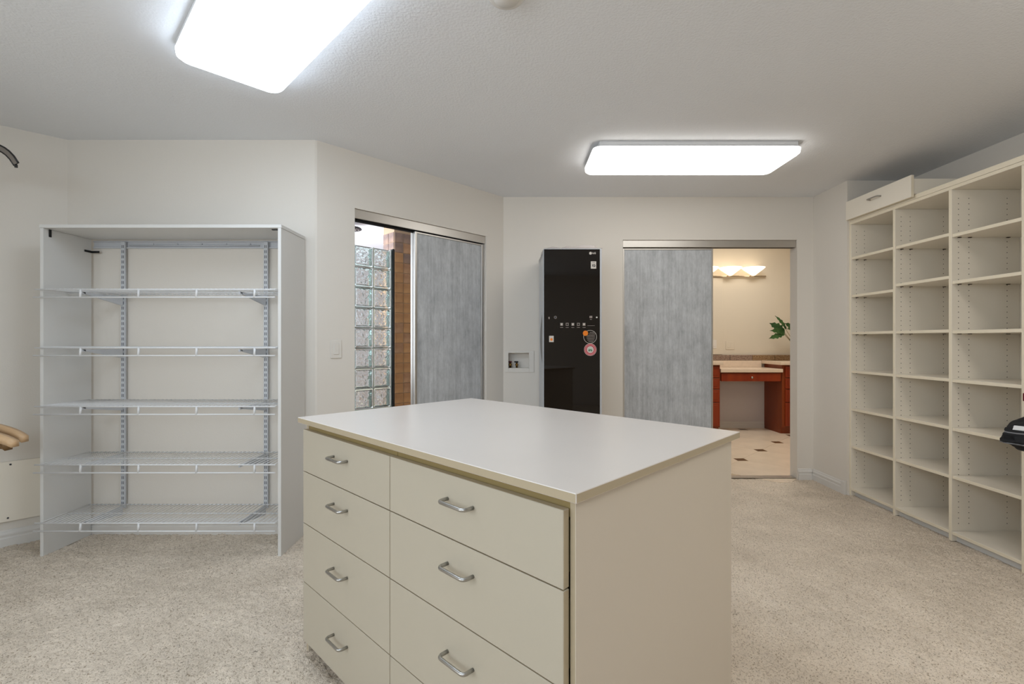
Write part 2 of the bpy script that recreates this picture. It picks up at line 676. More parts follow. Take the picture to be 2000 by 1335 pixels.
# room polygon is walked so that the outside is on the left
wall_seg('wall_alcove', (-2.754, ZA), (A.x - .012, A.y), ext0=T * .4)
wall_seg('wall_left_angled', (L45.x, L45.y), (-2.754, ZA), ext0=0.0, ext1=0.0)
wall_seg('wall_left', (XL, YREAR), (L45.x, L45.y))
wall_seg('wall_rear', (XR2, YREAR), (XL, YREAR), ext0=T, ext1=T)
wall_seg('wall_right', (XR2, ZR), (XR2, YREAR))
wall_seg('wall_recess', (XR + .0, ZR), (XR2 + T, ZR), t=0.10)
# return wall between the back wall and the recess (solid pier, its end face is the recess end)
MB().box(XR, XR + .10, ZR + .10, ZB + T, 0, H, 'paint').build('wall_return', kind='structure')

# back wall with its opening
bx0, bx1 = 0.957, 2.461
back = MB()
hx0, hx1, hz0, hz1 = -.034, .150, .962, 1.098      # cut-out for the plumbing box
back.box(C.x - .02, hx0, ZB, ZB + T, 0, H, 'paint')
back.box(hx1, bx0, ZB, ZB + T, 0, H, 'paint')
back.box(hx0, hx1, ZB, ZB + T, 0, hz0, 'paint')
back.box(hx0, hx1, ZB, ZB + T, hz1, H, 'paint')
back.box(bx1, XR, ZB, ZB + T, 0, H, 'paint')
back.box(bx0, bx1, ZB, ZB + T, OPEN_H, H, 'paint')
back.build('wall_back', kind='structure')

# angled wall with its opening (local frame: x along the wall, y away from the room)
OT0, OT1 = 0.2571, 1.4264
wa = setting('wall_angled', A, ANG)
ang = MB()
# bull-nosed outer corner towards the alcove
r = 0.018
nose = [(0.0 + r, 0)]
c45 = ANG
for i in range(7):
    a = math.radians(-90 - (135.4) * 0) - (math.pi / 4) * i / 6
    nose.append((r + r * math.cos(a) * 1.0, r + r * math.sin(a)))
alc = (-math.cos(c45) * 0.14, math.sin(c45) * 0.14)     # runs back along the alcove wall plane
poly = [(OT0, 0), (OT0, T)] + [(0.06, T)] + [(alc[0] + .0, alc[1] + .0)] + [(-.012, .0125)] + [(-.004, .005), (.008, .0005)]
ang.extrude([(x, y, 0) for x, y in poly], (0, 0, H), 'paint')
ang.box(OT1, TC + .01, 0, T, 0, H, 'paint')
ang.box(OT0, OT1, 0, T, OPEN_H, H, 'paint')
ang.build('wall_face', wa)


# baseboards with a stepped profile
def baseboard(name, p, q, n_in, ext0=0, ext1=0):
    p, q = Vector((p[0], p[1], 0)), Vector((q[0], q[1], 0))
    d = (q - p).normalized()
    p, q = p - d * ext0, q + d * ext1
    n = Vector((n_in[0], n_in[1], 0)).normalized()
    prof = [(0, 0), (.017, 0), (.017, .052), (.012, .056), (.012, .064), (.0145, .067), (.0145, .076), (.008, .084), (.006, .094),
            (0, .098)]
    poly = [p + n * a + Vector((0, 0, z)) for a, z in prof]
    return MB().extrude(poly, q - p, 'trim').build(name, kind='structure')


baseboard('baseboard_alcove', (-2.754, ZA), (A.x - .02, ZA), (0, -1), ext0=-.012)
baseboard('baseboard_left_angled', (L45.x, L45.y), (-2.754, ZA), (.7071, -.7071), ext0=-.004, ext1=-.004)
baseboard('baseboard_left', (XL, YREAR), (L45.x, L45.y), (1, 0))
p0, p1 = A + EX * .03, A + EX * OT0
baseboard('baseboard_angled', (p0.x, p0.y), (p1.x, p1.y), -NY)
baseboard('baseboard_back', (C.x + .03, ZB), (bx0 - .01, ZB), (0, -1))
baseboard('baseboard_back_right', (bx1 + .004, ZB), (XR - .018, ZB), (0, -1))
baseboard('baseboard_return', (XR, ZB - .001), (XR, ZR + .042), (-1, 0))
MB().box(XR - .022, XR - .0005, ZR + .002, ZR + .0415, 0, .105, 'trim', .002).build('trim_1', kind='structure')

# ------------------------------------------------------------------ door 2: sliding doors to the bathroom (back wall)
d1 = setting('door_1', (bx0, ZB, 0))
W1 = bx1 - bx0
MB().box(.002, W1 - .002, .012, .075, 2.008, OPEN_H - .001, 'alu', .002, fm={'z-': 'dark_track'}).build('header_track', d1)
MB().box(.002, W1 - .002, .012, .085, .012, .0155, 'alu', .001).build('floor_track', d1)


def sliding_panel(parent, x0, x1, y, z0=.022, z1=2.0, st=.016):
    r_ = MB().box(x0 + st, x1 - st, y - .003, y + .003, z0 + .03, z1 - .012, 'panel').build('door_panel', parent, (x0, y, z0))
    o_ = (0, 0, 0)

    def sub(name, *b):
        mb = MB()
        mb.box(b[0] - x0, b[1] - x0, b[2] - y, b[3] - y, b[4] - z0, b[5] - z0, 'alu', .0015)
        return mb.build(name, r_)
    sub('stile', x0, x0 + st, y - .013, y + .013, z0, z1)
    sub('stile', x1 - st, x1, y - .013, y + .013, z0, z1)
    sub('bottom_rail', x0 + st, x1 - st, y - .012, y + .012, z0, z0 + .03)
    sub('top_rail', x0 + st, x1 - st, y - .010, y + .010, z1 - .012, z1)
    return r_


sliding_panel(d1, .004, .785, .029, st=.013)
sliding_panel(d1, .006, .783, .062, st=.013)

# door 1: sliding doors to the shower room (angled wall)
d2 = setting('door_2', A, ANG)
MB().box(OT0 + .002, OT1 - .002, .012, .08, 2.008, OPEN_H - .001, 'alu', .002, fm={'z-': 'dark_track'}).build('header_track', d2)
MB().box(OT0 + .002, OT1 - .002, .012, .085, .012, .0155, 'alu', .001).build('floor_track', d2)
MB().box(OT0 + .003, OT1 - .003, .045, .052, 1.992, 2.0075, 'dark_track').build('guide_strip', d2)
sliding_panel(d2, .735, 1.405, .029, st=.018)
sliding_panel(d2, .739, 1.401, .068, st=.018)

# ------------------------------------------------------------------ shower room beyond the angled wall
sw = setting('wall_shower', A, ANG)
SH = 2.44


def in_room(mb, name):
    return mb.build(name, sw)


# enclosing shell: far wall, side walls, ceiling and floor
shell = MB()
shell.box(0.2, 2.9, 2.95, 3.0, 0, SH, 'tile_c', fm={'y-': 'shower_far'})
shell.box(0.15, 0.2, T, 3.0, 0, SH, 'shower_white')
shell.box(2.9, 2.95, T, 3.0, 0, SH, 'shower_white')
in_room(shell, 'shower_wall')
so = setting('ceiling_shower', A, ANG)
MB().box(0.15, 2.95, T, 3.0, SH, SH + .05, 'shower_white').build('ceiling_board', so)
sf = setting('floor_shower', A, ANG)
MB().box(0.15, 2.95, .09, 3.0, -.05, .01, 'stone').build('floor_slab', sf)

# tiled pier
tiles = MB()
tiles.box(1.462, 2.9, 1.486, 1.70, 0, SH, 'tile_grout')
in_room(tiles, 'tile_bed')
tp = .107
tile_mesh = {}
for k in ('tile_a', 'tile_b', 'tile_c'):
    tile_mesh[k] = MB().box(-.0505, .0505, -.004, .004, -.0505, .0505, k, .002).mesh('tile')
for row in range(22):
    for c_ in range(9):
        zc = .055 + row * tp
        k = 'tile_c' if row >= 19 and random.random() < .75 else random.choice(('tile_a', 'tile_a', 'tile_b')) if row < 20 else random.choice(
            ('tile_a', 'tile_b', 'tile_c'))
        o = bpy.data.objects.new('tile', tile_mesh[k])
        COL.objects.link(o)
        o.parent = sw
        o.location = (1.462 + .055 + c_ * tp, 1.484, zc)
        if c_ < 2:
            o = bpy.data.objects.new('tile', tile_mesh['tile_c' if row > 17 else random.choice(('tile_b', 'tile_c'))])
            COL.objects.link(o)
            o.parent = sw
            o.location = (1.460, 1.486 + .055 + c_ * tp, zc)
            o.rotation_euler = (0, 0, math.pi / 2)

# glass block screen
gb = setting('wall_glass_block', A, ANG)
BS, NROW, NCOL = .200, 10, 4
bt1 = 1.353
blk = MB()
hw, hd = .0965, .043
# rim and two wavy faces
blk.box(-hw, hw, -hd, hd, -hw, hw, 'block_edge', .006)
# inner cavity (faces turned inwards)
cv = MB().box(-hw + .012, hw - .012, -hd + .008, hd - .008, -hw + .012, hw - .012, 'block_edge', .004,
              fm={'y-': 'block_wavy', 'y+': 'block_wavy'})
blk.add(cv.v, [f[::-1] for f, m_ in zip(cv.f, cv.m) if cv.mats[m_] == 'block_edge'], 'block_edge')
blk.add(cv.v, [f[::-1] for f, m_ in zip(cv.f, cv.m) if cv.mats[m_] == 'block_wavy'], 'block_wavy')
bm_ = blk.mesh('glass_block')
for r_ in range(NROW):
    for c_ in range(NCOL):
        o = bpy.data.objects.new('glass_block', bm_)
        COL.objects.link(o)
        o.parent = gb
        o.location = (bt1 - BS * (c_ + .5), 1.354 + .05, 2.13 - BS * (r_ + .5))
mo = MB()
for c_ in range(NCOL + 1):
    x = bt1 - BS * c_
    mo.box(x - .0032, x + .0032, 1.362, 1.446, .06, 2.13, 'mortar')
for r_ in range(NROW):
    z = 2.13 - BS * r_ - BS
    for c_ in range(NCOL):
        mo.box(bt1 - BS * (c_ + 1) + .0032, bt1 - BS * c_ - .0032, 1.362, 1.446, z - .0032, z + .0032, 'mortar')
mo.build('mortar_joints', gb)
MB().box(bt1 - BS * NCOL - .01, bt1 + .005, 1.35, 1.458, .01, .125, 'tile_b', .003).build('curb', gb)
MB().box(bt1 + .0045, bt1 + .030, 1.342, 1.468, .01, 2.14, 'black_metal', .003).build('end_post', gb)

# ceiling rain shower head
sh = thing('shower_head', 'round black shower head under the white ceiling beyond the glass blocks', 'shower head', (-1.69, 4.95, 2.365))
hd_ = MB().lathe([(.02, .075), (.02, .012), (.115, .012), (.12, .006), (.12, 0), (.112, -.004), (.0, -.004)], (0, 0, 0), 'black_metal', 28)
hd_.build('spray_plate', sh)
nz = MB()
for rr, cnt in ((.03, 6), (.06, 12), (.09, 18)):
    for i in range(cnt):
        a = 2 * math.pi * i / cnt
        nz.lathe([(.006, 0), (.004, -.004), (0, -.004)], (rr * math.cos(a), rr * math.sin(a), -.004), 'print_grey', 6)
nz.build('nozzles', sh, kind='stuff')

# ------------------------------------------------------------------ bathroom beyond the back wall
BH, BZ = 2.78, 6.56
bw = setting('wall_bathroom_back', (0, 0, 0))
MB().box(-.2, 4.5, BZ, BZ + .1, 0, BH, 'bath_wall').build('wall_face', bw)
MB().box(-.3, -.2, ZB + T, BZ + .1, 0, BH, 'bath_wall').build('wall_bathroom_left', kind='structure')
MB().box(4.5, 4.6, ZB + T, BZ + .1, 0, BH, 'bath_wall').build('wall_bathroom_right', kind='structure')
MB().box(-.2, 4.5, ZB + T, ZB + T + .02, H - .01, BH, 'bath_wall').build('wall_bathroom_header', kind='structure')
MB().box(XR + .1, 4.5, ZB + T, ZB + T + .03, 0, H - .01, 'bath_wall').build('wall_bathroom_front', kind='structure')
# knee wall behind the make-up desk, slightly proud pilaster at the left end of the vanity wall
MB().box(2.60, 3.50, BZ - .012, BZ - .001, 0, .80, 'bath_knee').build('knee_wall', bw)
MB().box(2.3, 2.90, BZ - .014, BZ - .001, 1.02, BH - .01, 'bath_wall', .001).build('wall_return', bw)
MB().box(-.3, 4.6, ZB + T, BZ + .1, BH, BH + .05, 'bath_wall').build('ceiling_bathroom', kind='structure')
baseboard('baseboard_bathroom', (2.68, BZ - .012), (3.47, BZ - .012), (0, -1))

# stone floor: octagonal tiles turned 45 degrees with small dark insets at their corners
fl = setting('floor_bathroom', (0, 0, 0))
MB().box(-.3, 4.6, ZB + .012, BZ + .1, -.06, .004, 'grout').build('grout_bed', fl)
PX = .2925
inset_mesh = MB().box(-.0485, .0485, -.0485, .0485, -.004, .004, 'stone_inset', .001).mesh('inset_tile')
# tile centres lie between insets; insets at (2.302,4.779) + i*(.414,.414) + j*(.414,-.414)
dd = .4135
cut = .052
oct_pts = []
for (ax, ay) in ((0, 1), (1, 0), (0, -1), (-1, 0)):
    # diamond corner at (ax*dd, ay*dd) is clipped by an axis-aligned inset square
    px_, py_ = (-ay, ax)
    oct_pts += [(ax * (dd - cut) + px_ * -cut, ay * (dd - cut) + py_ * -cut), (ax * (dd - cut) + px_ * cut, ay * (dd - cut) + py_ * cut)]
om = MB()
sc_ = .9965
pts_ = [(x * sc_, y * sc_) for x, y in oct_pts]
cxy = sorted(pts_, key=lambda p: math.atan2(p[1], p[0]))
om.extrude([(x, y, -.004) for x, y in cxy], (0, 0, .0075), 'stone')
oct_mesh = om.mesh('floor_tile')
for i in range(-8, 9):
    for j in range(-8, 9):
        x, y = 2.302 + (i + j) * dd, 4.779 + (i - j) * dd
        if -.1 < x < 4.4 and ZB + T < y < BZ:
            o = bpy.data.objects.new('inset_tile', inset_mesh)
            COL.objects.link(o)
            o.parent = fl
            o.location = (x, y, .0042)
        x2, y2 = x + dd, y
        if -.2 < x2 < 4.5 and ZB + .2 < y2 < BZ + .3:
            o = bpy.data.objects.new('floor_tile', oct_mesh)
            COL.objects.link(o)
            o.parent = fl
            o.location = (x2, y2, .0042)


def cherry_cabinet(name, label, x0, x1, y0, y1, side):
    t = thing(name, label, 'cabinet', ((x0 + x1) / 2, (y0 + y1) / 2, 0.0))
    ox, oy = (x0 + x1) / 2, (y0 + y1) / 2
    b = MB()
    b.box(x0 - ox, x1 - ox, y0 + .02 - oy, y1 - oy, .09, .895, 'cherry_side')
    b.box(x0 - ox + .0, x1 - ox, y0 + .06 - oy, y1 - oy, .008, .09, 'cherry_side')
    b.build('body', t)
    w = .42
    edge_x = x1 if side == 'r' else x0
    n = int((x1 - x0) / w)
    for c_ in range(n):
        if side == 'r':
            a1 = x1 - .008 - c_ * w
            a0 = a1 - w + .008
        else:
            a0 = x0 + .035 + c_ * w
            a1 = a0 + w - .008
        for (z0, z1) in ((.735, .875), (.59, .725), (.42, .58), (.11, .41)):
            d = MB().box(a0 - ox, a1 - ox, y0 - oy, y0 + .02 - oy, z0, z1, 'cherry', .003)
            d.box(a0 - ox + .03, a1 - ox - .03, y0 - oy - .004, y0 - oy + .001, z0 + .03, z1 - .03, 'cherry', .003)
            dr = d.build('drawer', t)
            kx, kz = (a0 + a1) / 2 - ox, (z0 + z1) / 2
            MB().lathe([(.005, 0), (.005, -.014), (.013, -.018), (.013, -.026), (0, -.028)], (kx, y0 - oy - .003, kz), 'chrome', 12,
                       axis='y').build('knob', dr)
    return t


VY = 6.095
cherry_cabinet('vanity_cabinet', 'cherry wood vanity cabinet on the left of the make-up desk', 1.83, 2.675, VY, BZ - .016, 'r')
cherry_cabinet('vanity_cabinet', 'cherry wood vanity cabinet with a plain side panel, right of the make-up desk', 3.475, 4.36, VY, BZ - .016, 'l')


def slab(name, label, x0, x1, y0, y1, z0, z1):
    return tag(MB().box(x0, x1, y0, y1, z0, z1, 'beige_counter', .004).build(name, loc=((x0 + x1) / 2, (y0 + y1) / 2, z0)), label, 'countertop')


slab('vanity_countertop', 'raised beige countertop on the left vanity cabinet', 1.80, 2.70, VY - .03, BZ - .005, .896, .938)
slab('vanity_countertop', 'raised beige countertop on the right vanity cabinet beneath the plant', 3.43, 4.36, VY - .03, BZ - .005, .896, .938)
dk = thing('makeup_desk', 'lowered beige make-up desk with one cherry wood drawer between two cabinets', 'desk', (3.075, 6.3, .69))
MB().box(2.676 - 3.075, 3.474 - 3.075, VY - .01 - 6.3, BZ - .015 - 6.3, .80 - .69, .846 - .69, 'beige_counter', .004).build('desk_top', dk)
MB().box(2.702 - 3.075, 3.428 - 3.075, BZ - .034 - 6.3, BZ - .016 - 6.3, .847 - .69, .936 - .69, 'beige_counter', .002).build('splashback', dk)
b = MB().box(2.676 - 3.075, 3.474 - 3.075, VY + .03 - 6.3, BZ - .10 - 6.3, .69 - .69, .80 - .69, 'cherry_side')
b.build('apron', dk)
dr = MB().box(2.69 - 3.075, 3.45 - 3.075, VY + .008 - 6.3, VY + .03 - 6.3, .685 - .69, .785 - .69, 'cherry', .003).build('drawer', dk)
MB().lathe([(.005, 0), (.005, -.014), (.014, -.018), (.014, -.028), (0, -.030)], (0.0, VY + .008 - 6.3, .735 - .69), 'chrome', 14,
           axis='y').build('knob', dr)
# mosaic strip: sheets along the wall
for i, x0 in enumerate([2.385 + .306 * k for k in range(7)]):
    MB().box(x0 + .002, x0 + .304, BZ - .034, BZ - .015, .939, 1.012, 'mosaic2' if i < 3 else 'mosaic', .002).build('mosaic_tile', bw)

# vanity light bar
vl = thing('vanity_light', 'nickel wall light bar with glowing white glass bowls above the vanity', 'wall light', (3.0, BZ - .02, 2.10))
MB().box(-.55, .49, -.02, .005, -.016, .002, 'steel_bar', .003).build('back_bar', vl)
for i, xw in enumerate((2.648, 2.96, 3.272)):
    x = xw - 3.0
    ar = MB()
    ar.tube([(x, -.02, 0), (x, -.06, -.022), (x, -.10, -.022), (x, -.10, -.011)], .008, 'steel_bar', 8, up=(1, 0, 0))
    ar.build('arm', vl)
    bo = MB().lathe([(.012, .0), (.03, .010), (.07, .042), (.128, .088), (.148, .108), (.143, .110), (.122, .092), (.068, .048), (.028, .016), (0, .010)],
                    (x, -.10, -.012), 'bowl', 28)
    bo.build('glass_bowl', vl, label='glowing white glass bowl')

# switch and outlet on the vanity wall
lp = thing('wall_switch', 'small white switch plate beside the far sliding door, on the vanity wall', 'switch', (2.782, BZ - .0145, 1.16))
MB().box(-.035, .035, -.005, 0, -.06, .06, 'plate', .002).build('plate', lp)
MB().box(-.016, .016, -.008, -.0045, -.03, .03, 'plate', .001).build('rocker', lp)
lp = thing('wall_outlet', 'cream wall outlet above the make-up desk', 'outlet', (3.01, BZ - .0005, 1.145))
MB().box(-.06, .06, -.005, 0, -.058, .058, 'bath_wall', .002).build('plate', lp)
for dx in (-.026, .026):
    MB().box(dx - .016, dx + .016, -.007, -.0045, -.032, .032, 'bath_wall', .001).build('socket', lp)

# plant on the right counter
pl = thing('potted_plant', 'potted plant with dark split leaves on the right vanity countertop', 'plant', (3.83, 6.30, .938))
MB().lathe([(.055, 0), (.075, .06), (.08, .13), (.07, .16), (.06, .155), (.06, .13), (0, .13)], (0, 0, 0), 'pot', 24).build('pot', pl)


def leaf(base, tip, width, droop, splits, mb):
    base, tip = Vector(base), Vector(tip)
    d = tip - base
    side = d.cross(Vector((0, -1, .25)))
    side.normalize()
    up = side.cross(d).normalized()
    n = 9
    L_, R_, C_ = [], [], []
    for i in range(n + 1):
        t = i / n
        w = width * (math.sin(math.pi * min(1, t * .97 + .06)) ** .75)
        c = base + d * t + up * (droop * (t - t * t) * 4)
        C_.append(c)
        w1 = w * (.62 if splits and i % 2 == 0 and 1 < i < n else 1)
        L_.append(c + side * w1 * .5 + up * .01)
        R_.append(c - side * w1 * .5 + up * .01)
    vs = C_ + L_ + R_
    m_ = n + 1
    fs = []
    for i in range(n):
        fs.append((i, i + 1, m_ + i + 1, m_ + i))
        fs.append((i + 1, i, 2 * m_ + i, 2 * m_ + i + 1))
    mb.add(vs, fs, 'leaf', True)


leaves = [((-.27, -.08, .36), (-.485, -.10, .295), .085), ((-.26, -.06, .38), (-.43, -.02, .50), .13), ((-.25, -.06, .37), (-.47, -.10, .40), .08),
          ((-.20, 0, .42), (-.335, .02, .60), .055), ((-.10, .02, .42), (-.22, .0, .50), .09), ((0, -.05, .38), (.16, -.1, .46), .12),
          ((-.12, -.08, .33), (-.235, -.12, .27), .07), ((-.14, -.1, .42), (-.27, -.14, .42), .08), ((.05, .05, .35), (.2, .1, .38), .12),
          ((-.05, -.1, .45), (-.19, -.12, .36), .07)]
for k, (b_, t_, w_) in enumerate(leaves):
    mb = MB()
    leaf(b_, t_, w_, .02, True, mb)
    lf = mb.build('leaf', pl)
    sm = MB().tube([(0, 0, .13), (b_[0] * .5, b_[1] * .5, .13 + (b_[2] - .13) * .45), b_], .004, 'stem', 6)
    sm.build('stem', pl)

# ------------------------------------------------------------------ closet ceiling lights, smoke detector


def ceiling_light(label, loc, rotz, lens):
    t = thing('ceiling_light', label, 'ceiling light', loc, rotz, 'closet ceiling lights')
    LX, LY = 1.31, .425
    pan = MB().box(-.62, .62, -LY / 2 + .004, LY / 2 - .004, -.028, 0, 'lamp_pan', .004)
    pan.build('mounting_pan', t)
    mb = MB()
    rings = []
    for (ins, z) in ((.0, -.0285), (.0, -.033), (.003, -.060), (.014, -.070), (.035, -.0755), (.08, -.077)):
        rr = max(.055 - ins * .5, .01)
        rings.append([(x, y, z) for x, y in rounded_rect(-LX / 2 + ins, LX / 2 - ins, -LY / 2 + ins, LY / 2 - ins, rr, 6)])
    n = len(rings[0])
    vs = [p for r_ in rings for p in r_]
    fs = []
    rim = []
    for i in range(len(rings) - 1):
        for j in range(n):
            (rim if i == 0 else fs).append([i * n + j, (i + 1) * n + j, (i + 1) * n + (j + 1) % n, i * n + (j + 1) % n])
    rim.append(list(range(n)))
    MB().add(vs[:2 * n], rim, 'lamp_pan', True).build('lens_frame', t)
    fs.append([(len(rings) - 1) * n + j for j in range(n)][::-1])
    mb.add(vs, fs, lens, True)
    mb.build('diffuser', t, label='glowing white plastic diffuser')
    return t


ceiling_light('white rectangular ceiling light near the bathroom doorway, seen whole', (1.165, 3.165, H), 0, 'lens_right')
P1 = Vector((-1.126, 2.297, 0))
ld = Vector((.7071, -.7071, 0))
cl = P1 + ld * .655 + Vector((-.7071, -.7071, 0)) * .2125
ceiling_light('white rectangular ceiling light above the wire shelves side, cut off by the picture edge', (cl.x, cl.y, H), -math.pi / 4, 'lens_left')

ceiling_light('added white rectangular fill light in front of the bookcase, outside the picture', (1.9, .75, H), math.pi / 2, 'lens_fill')  # unseen light, added to brighten the bookcase and right side

sd = thing('smoke_detector', 'round off-white ceiling disc between the two ceiling lights', 'smoke detector', (-.02, 1.70, H))
MB().lathe([(.07, 0), (.07, -.012), (.062, -.022), (.055, -.026), (0, -.028)], (0, 0, 0), 'trim', 32).build('cover', sd)
MB().lathe([(.045, -.0262), (.043, -.030), (0, -.030)], (0, 0, 0), 'trim', 24).build('sensor_cap', sd)

# ------------------------------------------------------------------ switch, washer outlet box
ls = thing('light_switch', 'white rocker light switch on the angled wall beside the wire shelves', 'switch', A + EX * .128 + Vector((0, 0, 1.144)), ANG)
MB().box(-.036, .036, -.006, 0, -.059, .059, 'plate', .002).build('plate', ls)
MB().box(-.017, .017, -.010, -.0055, -.034, .034, 'plate', .002).build('rocker', ls)

bx = thing('washer_outlet_box', 'recessed white plumbing box with two valves on the back wall', 'outlet box', (.063, ZB, 1.02))
f = MB()
x0, x1, z0, z1 = -.125, .127, -.092, .092
ix0, ix1, iz0, iz1 = -.094, .084, -.055, .075
f.box(x0, ix0, -.006, .0, z0, z1, 'plate', .001)
f.box(ix1, x1, -.006, .0, z0, z1, 'plate', .001)
f.box(ix0, ix1, -.006, .0, z0, iz0, 'plate', .001)
f.box(ix0, ix1, -.006, .0, iz1, z1, 'plate', .001)
f.build('face_frame', bx)
bx_in = MB()
bx_in.box(ix0, ix1, .083, .086, iz0, iz1, 'plate')
bx_in.box(ix0 - .003, ix0, -.0005, .086, iz0, iz1, 'plate')
bx_in.box(ix1, ix1 + .003, -.0005, .086, iz0, iz1, 'plate')
bx_in.box(ix0, ix1, -.0005, .086, iz0 - .003, iz0, 'plate')
bx_in.box(ix0, ix1, -.0005, .086, iz1, iz1 + .003, 'plate')
bx_in.build('tray', bx)
for xx, hm, lab in ((-.078, 'red_valve', 'dark red valve'), (-.022, 'black_plastic', 'black handled brass valve')):
    v = MB()
    v.lathe([(.009, 0), (.009, .02), (.013, .022), (.013, .032), (.008, .036), (.008, .045)], (xx, .035, iz0), 'brass', 12)
    v.tube([(xx, .035, iz0 + .028), (xx + .0, .005, iz0 + .028)], .008, 'brass', 10, up=(0, 0, 1))
    vo = v.build('valve', bx, label=lab)
    MB().box(xx - .022, xx + .014, .024, .046, iz0 + .0455, iz0 + .058, hm, .003).build('valve_handle', vo)


# ------------------------------------------------------------------ closet island
IR = math.atan2(-.6984, .7157)
isl = thing('closet_island', 'cream closet island with eight drawers standing on the carpet', 'island', (-.821, 1.82, 0), IR)
IW, ID, IT = 1.317, .875, .900
MB().box(0, IW, 0, ID, .880, IT, 'top', .0015, fm={'x-': 'island_edge', 'x+': 'island_edge', 'y-': 'island_edge', 'y+': 'island_edge'}).build(
    'countertop', isl)
bf = .006
cf = bf + .020
MB().box(.020, .0355, cf, ID - .018, .008, .8795, 'island_side', .001, fm={'y-': 'island_edge'}).build('side_panel', isl)
MB().box(1.2825, 1.2965, cf, ID - .018, .008, .8795, 'island_side', .001, fm={'y-': 'island_edge'}).build('side_panel', isl)
MB().box(.0365, 1.2815, ID - .036, ID - .019, .008, .8795, 'island_side').build('back_panel', isl)
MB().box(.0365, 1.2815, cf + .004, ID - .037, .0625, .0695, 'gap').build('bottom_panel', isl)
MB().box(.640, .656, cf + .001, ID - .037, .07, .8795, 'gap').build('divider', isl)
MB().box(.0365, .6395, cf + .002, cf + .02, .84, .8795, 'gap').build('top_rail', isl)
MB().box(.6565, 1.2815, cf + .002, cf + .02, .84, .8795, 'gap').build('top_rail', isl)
MB().box(.0365, 1.2815, cf + .16, cf + .176, .008, .069, 'black_plastic').build('toe_kick', isl)  # black, to stand in for deep shade under the drawers


def pull_handle(mb, cx, y, cz, L=.096, pr=.030, r=.0048):
    pts = [(cx - L / 2, y, cz)]
    k = .012
    pts.append((cx - L / 2, y - pr + k, cz))
    for i in range(1, 6):
        a = math.pi / 2 * i / 5
        pts.append((cx - L / 2 + k - k * math.cos(a), y - pr + k - k * math.sin(a), cz))
    for i in range(0, 6):
        a = math.pi / 2 * i / 5
        pts.append((cx + L / 2 - k + k * math.sin(a), y - pr + k - k * math.cos(a), cz))
    pts.append((cx + L / 2, y, cz))
    mb.tube(pts, r, 'chrome', 10)
    return mb


rows = [(.702, .858, .798), (.507, .699, .637), (.285, .504, .418), (.063, .282, .192)]
for (a0, a1) in ((.037, .6465), (.6495, 1.2815)):
    cxx = (a0 + a1) / 2
    for (z0, z1, zh) in rows:
        # fronts, with the box behind
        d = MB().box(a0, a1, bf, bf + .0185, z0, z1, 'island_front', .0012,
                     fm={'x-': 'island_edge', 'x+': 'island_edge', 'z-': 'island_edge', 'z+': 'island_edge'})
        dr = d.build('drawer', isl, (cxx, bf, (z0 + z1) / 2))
        mb = MB()
        pull_handle(mb, 0, 0, zh - (z0 + z1) / 2)
        mb.build('handle', dr)
        bxm = MB()
        ax0, ax1 = max(a0 + .012, .042), min(a1 - .012, 1.276)
        if a0 < .5:
            ax1 = .630
        else:
            ax0 = .666
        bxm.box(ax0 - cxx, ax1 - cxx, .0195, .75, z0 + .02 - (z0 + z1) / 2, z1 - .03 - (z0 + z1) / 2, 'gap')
        bxm.build('drawer_box', dr)

# ------------------------------------------------------------------ white shelving case in the alcove
cs = thing('shelving_case', 'tall open white board case around the wire shelves in the alcove', 'shelving', (-1.9405, 2.78, 0))
cx0, cx1, cy0, cy1 = -2.606, -1.275, 2.623, ZA - .020
ox, oy = -1.9405, 2.78
pt = .018
MB().box(cx0 - ox, cx0 + pt - ox, cy0 - oy, cy1 - oy, .004, 1.818, 'white_board', .001).build('side_panel', cs)
MB().box(cx1 - pt - ox, cx1 - ox, cy0 - oy, cy1 - oy, .004, 1.818, 'white_board', .001).build('side_panel', cs)
MB().box(cx0 - .004 - ox, cx1 + .002 - ox, cy0 - .001 - oy, cy1 - oy, 1.8185, 1.837, 'white_board', .001).build('top_panel', cs)
# corner clips
for (x0, x1, y0, y1, z0, z1) in ((cx0 + pt + .001, cx0 + pt + .004, cy0 + .03, cy0 + .045, 1.775, 1.817),
                                 (cx0 + pt + .001, cx0 + pt + .05, cy1 - .003, cy1, 1.735, 1.748),
                                 (cx0 + pt + .001, cx0 + pt + .004, cy1 - .05, cy1 - .004, 1.735, 1.748),
                                 (cx1 - pt - .05, cx1 - pt - .002, cy0 + .03, cy0 + .045, 1.8135, 1.8175)):
    MB().box(x0 - ox, x1 - ox, y0 - oy, y1 - oy, z0, z1, 'black_plastic', .0008).build('corner_clip', cs)

# wall track with its standards and brackets
wt = thing('shelf_track', 'white steel wall track with slotted uprights holding the wire shelves', 'shelf track', (-1.94, ZA, 1.79))
ox, oy, oz = -1.94, ZA, 1.79
rl = MB()
rx0, rx1 = cx0 + pt + .002, cx1 - pt - .002
rl.box(rx0 - ox, rx1 - ox, -.004, -.0005, 1.766 - oz, 1.812 - oz, 'white_steel')
rl.box(rx0 - ox, rx1 - ox, -.014, -.004, 1.806 - oz, 1.812 - oz, 'white_steel', .001)
rl.box(rx0 - ox, rx1 - ox, -.014, -.004, 1.766 - oz, 1.773 - oz, 'white_steel', .001)
rl.build('hang_rail', wt)
rod = MB().tube([(-2.36 - ox, -.012, 1.783 - oz), (-1.56 - ox, -.012, 1.783 - oz)], .004, 'white_steel', 8)
rod.build('cover_strip', wt)
for k in range(5):
    MB().lathe([(.006, 0), (.006, -.004), (.003, -.006), (0, -.006)], (-2.22 + k * .15 - ox, -.0042, 1.793 - oz), 'white_steel', 8, axis='y').build('screw', wt)
stds = (-2.390, -1.513)
